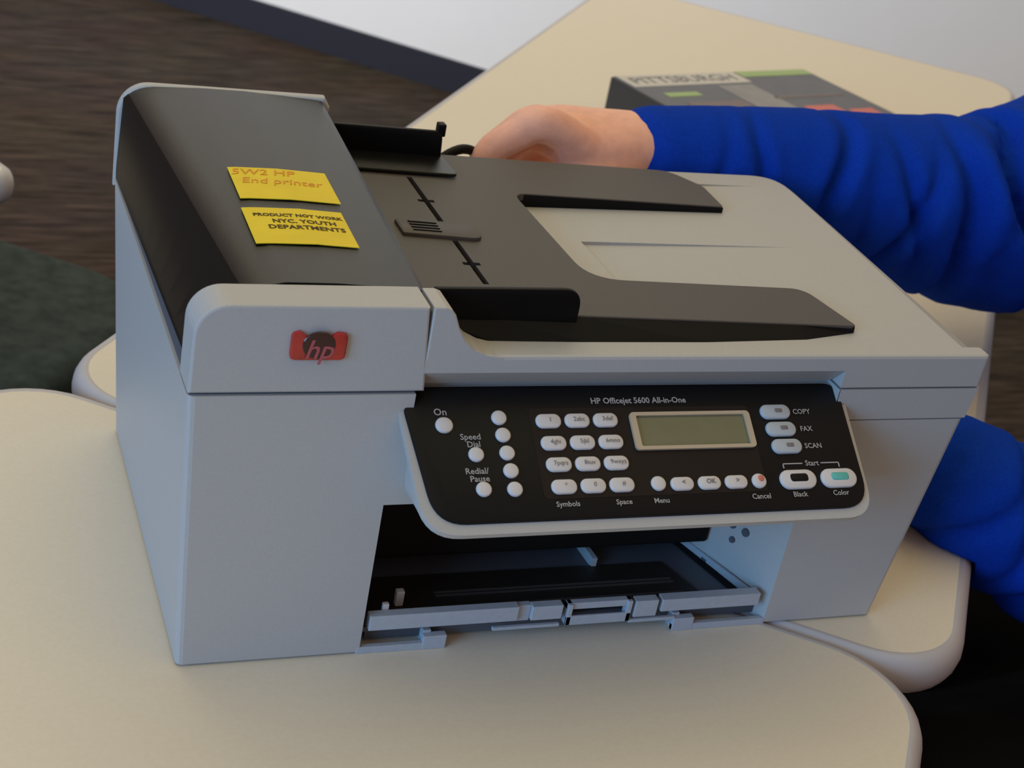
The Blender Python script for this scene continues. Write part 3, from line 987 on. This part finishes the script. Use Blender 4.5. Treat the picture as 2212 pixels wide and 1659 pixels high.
limb(bm, [(0.342, 0.297, 0.1640, 0.0185), (0.318, 0.287, 0.1590, 0.0180), (0.298, 0.2785, 0.1520, 0.0140), (0.2870, 0.2750, 0.1400, 0.0115), (0.2720, 0.2750, 0.1300, 0.0100), (0.2640, 0.2770, 0.1240, 0.0078)], 12)
# left hand resting beside the printer
limb(bm, [(*LW, 0.028, 0.024), (0.495, 0.130, 0.042, 0.034, 0.018), (0.482, 0.162, 0.036, 0.036, 0.014)], 16)
for i, (dx, ln, r_) in enumerate(((-0.014, 0.060, 0.0090), (0.003, 0.068, 0.0092), (0.020, 0.063, 0.0088), (0.035, 0.050, 0.0078))):
    bx, by = 0.478 + dx * 0.85, 0.170 + dx * 0.35
    limb(bm, [(bx, by, 0.036, r_ * 1.15), (bx - 0.006, by + ln * 0.45, 0.034, r_), (bx - 0.009, by + ln * 0.8, 0.020, r_ * 0.9), (bx - 0.010, by + ln, 0.009, r_ * 0.75)], 10)
limb(bm, [(0.497, 0.128, 0.038, 0.014), (0.470, 0.140, 0.030, 0.0115), (0.459, 0.160, 0.020, 0.0098), (0.457, 0.178, 0.013, 0.0080)], 10)
limb(bm, [(0.340, 0.332, 0.165, 0.018), (0.305, 0.334, 0.157, 0.018), (0.284, 0.333, 0.150, 0.015)], 12)
body_me = remesh(bm_mesh(bm), 0.0030, 7)
bo = link('body', body_me, M_SKIN, pe, True)
# hair and eyes
bm = bmesh.new()
ball_bm(bm, hd((0.828, 0.20, 0.523)), (0.098, 0.083, 0.096), 24)
bmesh.ops.bisect_plane(bm, geom=list(bm.verts) + list(bm.edges) + list(bm.faces), plane_co=hd((0.80, 0.2, 0.520)), plane_no=(0.75, 0, 0.66), clear_inner=True)
hm = bm_mesh(bm)
for v in hm.vertices:
    v.co += Vector((noise.noise(v.co * 60), noise.noise(v.co * 60 + Vector((9, 0, 0))), noise.noise(v.co * 60 + Vector((0, 9, 0))))) * 0.004
link('hair', hm, M_HAIR, pe, True)
for sy in (-1, 1):
    bm = bmesh.new()
    ball_bm(bm, hd((0.7420, 0.20 + sy * 0.030, 0.500)), 0.0115, 12)
    e = link('eye', bm_mesh(bm), M_EYE, pe, True)
    bm = bmesh.new()
    ball_bm(bm, hd((0.7348, 0.20 + sy * 0.030, 0.499)), 0.0052, 10)
    link('iris', bm_mesh(bm), M_HAIR, e, True)

# hoodie: torso, hood and two sleeves, remeshed into one garment, then creased
bm = bmesh.new()
limb(bm, [(1.05, 0.16, -0.20, 0.180, 0.130), (1.02, 0.17, -0.08, 0.175, 0.125), (1.00, 0.19, 0.08, 0.185, 0.130), (0.97, 0.20, 0.20, 0.160, 0.120), (0.95, 0.20, 0.27, 0.090, 0.080)], 24)
limb(bm, [(0.995, 0.20, 0.29, 0.095, 0.050), (1.025, 0.20, 0.25, 0.100, 0.045), (1.045, 0.20, 0.18, 0.070, 0.040)], 16)
RSL = [(0.970, 0.28, 0.225, 0.100), (0.940, 0.355, 0.225, 0.096), (0.830, 0.342, 0.175, 0.092), (0.750, 0.330, 0.142, 0.090, 0.084), (0.680, 0.318, 0.132, 0.078, 0.080), (0.610, 0.313, 0.138, 0.066, 0.068), (0.540, 0.312, 0.147, 0.056, 0.058), (0.470, 0.312, 0.156, 0.048, 0.049), (0.420, 0.312, 0.164, 0.041, 0.039), (0.387, 0.312, 0.1670, 0.037, 0.0335), (0.368, 0.312, 0.1680, 0.036, 0.0315), (0.362, 0.312, 0.1680, 0.0345, 0.0300)]
LSL = [(0.965, 0.10, 0.19, 0.095), (0.950, 0.030, 0.18, 0.090), (0.850, 0.020, 0.03, 0.078), (0.745, 0.025, -0.078, 0.070), (0.670, 0.050, -0.040, 0.062), (0.590, 0.074, 0.000, 0.054, 0.050), (0.540, 0.084, 0.026, 0.048, 0.045), (0.508, 0.094, 0.044, 0.044, 0.040)]
limb(bm, RSL, 22)
limb(bm, LSL, 20)
hood = remesh(bm_mesh(bm), 0.0042, 3)
# crease field on the sleeves
axR = np.array([p[:3] for p in spline([p[:3] for p in RSL[::-1]], 6)])
axL = np.array([p[:3] for p in spline([p[:3] for p in LSL[::-1]], 6)])


def axis_param(P, ax):
    seg = ax[1:] - ax[:-1]
    ln = np.linalg.norm(seg, axis=1)
    cum = np.concatenate([[0], np.cumsum(ln)])
    best = np.full(len(P), 1e9)
    s = np.zeros(len(P))
    near = np.zeros_like(P)
    for i in range(len(seg)):
        t = np.clip(((P - ax[i]) @ seg[i]) / (ln[i] ** 2), 0, 1)
        q = ax[i] + t[:, None] * seg[i]
        d = np.linalg.norm(P - q, axis=1)
        k = d < best
        best[k] = d[k]
        s[k] = cum[i] + t[k] * ln[i]
        near[k] = q[k]
    return s, best, near


N = len(hood.vertices)
co = np.zeros(N * 3)
hood.vertices.foreach_get('co', co)
co = co.reshape(-1, 3)
no = np.zeros(N * 3)
hood.vertices.foreach_get('normal', no)
no = no.reshape(-1, 3)
disp = np.zeros(N)
CR = [  # s0, lean of the crease with height, width, depth, side of the arm where it is deepest (radians), how far it wraps
    (0.046, 0.03, 0.0040, 0.0030, 3.3, 1.2), (0.075, -0.10, 0.0048, 0.0075, 3.3, 1.2), (0.093, 0.25, 0.0042, 0.0055, 4.0, 0.7),
    (0.136, 0.00, 0.0060, 0.0110, 2.9, 1.1), (0.163, -0.30, 0.0050, 0.0065, 3.9, 0.8), (0.197, 0.42, 0.0058, 0.0105, 3.5, 0.9), (0.205, -0.42, 0.0058, 0.0090, 3.1, 0.8),
    (0.248, -0.30, 0.0080, 0.0160, 3.3, 1.1), (0.272, 0.30, 0.0090, 0.0170, 1.9, 0.6), (0.312, -0.60, 0.0120, 0.0260, 3.4, 1.5), (0.338, 0.25, 0.0100, 0.0170, 1.9, 0.6), (0.395, -0.75, 0.0150, 0.0200, 3.9, 0.9), (0.46, 0.2, 0.014, 0.011, 3.0, 1.2)]
CL = [(0.03, 0.2, 0.006, 0.004, 3.3, 1.2), (0.060, -0.4, 0.008, 0.008, 2.6, 1.2), (0.105, 0.45, 0.010, 0.011, 3.4, 1.3), (0.16, -0.3, 0.012, 0.010, 3.0, 1.3), (0.22, 0.2, 0.014, 0.012, 3.3, 1.3), (0.29, -0.3, 0.014, 0.010, 3.0, 1.3)]
for ax, cr, lim in ((axR, CR, 0.125), (axL, CL, 0.11)):
    s, d, near = axis_param(co, ax)
    rel = co - near
    phi = np.arctan2(rel[:, 2], rel[:, 1])        # pi = side facing the camera, pi/2 = top
    wgt = np.clip((lim - d) / 0.03, 0, 1)
    for j, (s0, lean, w_, dep, p0, wrap) in enumerate(cr):
        wob = 0.005 * np.sin(rel[:, 2] * 48 + j * 1.7) + 0.003 * np.sin(rel[:, 1] * 70 + j)
        u = (s - s0 - lean * rel[:, 2] - wob) / w_
        dphi = np.abs((phi - p0 + math.pi) % (2 * math.pi) - math.pi)
        fade = np.exp(-(dphi / wrap) ** 2)
        disp += 1.25 * wgt * dep * fade * (-np.exp(-u * u) + 0.28 * np.exp(-((u - 2.0) / 1.6) ** 2) + 0.22 * np.exp(-((u + 2.0) / 1.6) ** 2))
low = np.array([noise.noise(Vector(c) * 9.0) + 0.5 * noise.noise(Vector(c) * 24.0) for c in co])
cuffs = np.minimum(np.clip(np.abs(axis_param(co, axR)[0] - 0.0) / 0.06, 0, 1), np.clip(axis_param(co, axL)[0] / 0.04, 0, 1))
disp += low * 0.0080 * cuffs
co2 = co + no * disp[:, None]
ut = (co2[:, 0] + 0.0249) * TU.x + (co2[:, 1] - 0.2930) * TU.y
co2[:, 2] = np.where((ut < 0.5813 + 0.008) & (co2[:, 2] > -0.06), np.maximum(co2[:, 2], 0.0012), co2[:, 2])
hood.vertices.foreach_set('co', co2.ravel())
hood.update()
link('hoodie', hood, M_BLUE, pe, True)

# trousers and shoes
bm = bmesh.new()
limb(bm, [(1.06, 0.16, -0.19, 0.18, 0.115), (1.00, 0.16, -0.20, 0.185, 0.105), (0.92, 0.15, -0.21, 0.16, 0.085)], 22)
for y0, y1, xk in ((0.240, 0.195, 0.600), (0.080, 0.030, 0.530)):
    limb(bm, [(1.02, y0, -0.200, 0.095, 0.090), (0.85, (y0 + y1) / 2, -0.200, 0.092, 0.086), (xk + 0.03, y1, -0.205, 0.086, 0.078), (xk, y1, -0.255, 0.074), (xk + 0.02, y1, -0.45, 0.062), (xk + 0.04, y1, FL + 0.075, 0.056)], 18)
tm = remesh(bm_mesh(bm), 0.008, 4)
tn = [v.normal.copy() for v in tm.vertices]
for v, nv in zip(tm.vertices, tn):
    v.co += nv * 0.006 * (noise.noise(v.co * 14) + 0.5 * noise.noise(v.co * 34))
link('trousers', tm, M_PANTS, pe, True)
for y1, xk in ((0.195, 0.600), (0.030, 0.530)):
    bm = bmesh.new()
    limb(bm, [(xk + 0.07, y1, FL + 0.052, 0.036, 0.048), (xk + 0.02, y1, FL + 0.046, 0.042, 0.044), (xk - 0.08, y1, FL + 0.034, 0.048, 0.032), (xk - 0.15, y1, FL + 0.028, 0.040, 0.026)], 14)
    sm_ = remesh(bm_mesh(bm), 0.006, 3)
    for v in sm_.vertices:
        v.co.z = max(v.co.z, FL + 0.001)
    link('shoe', sm_, M_SHOE, pe, True)
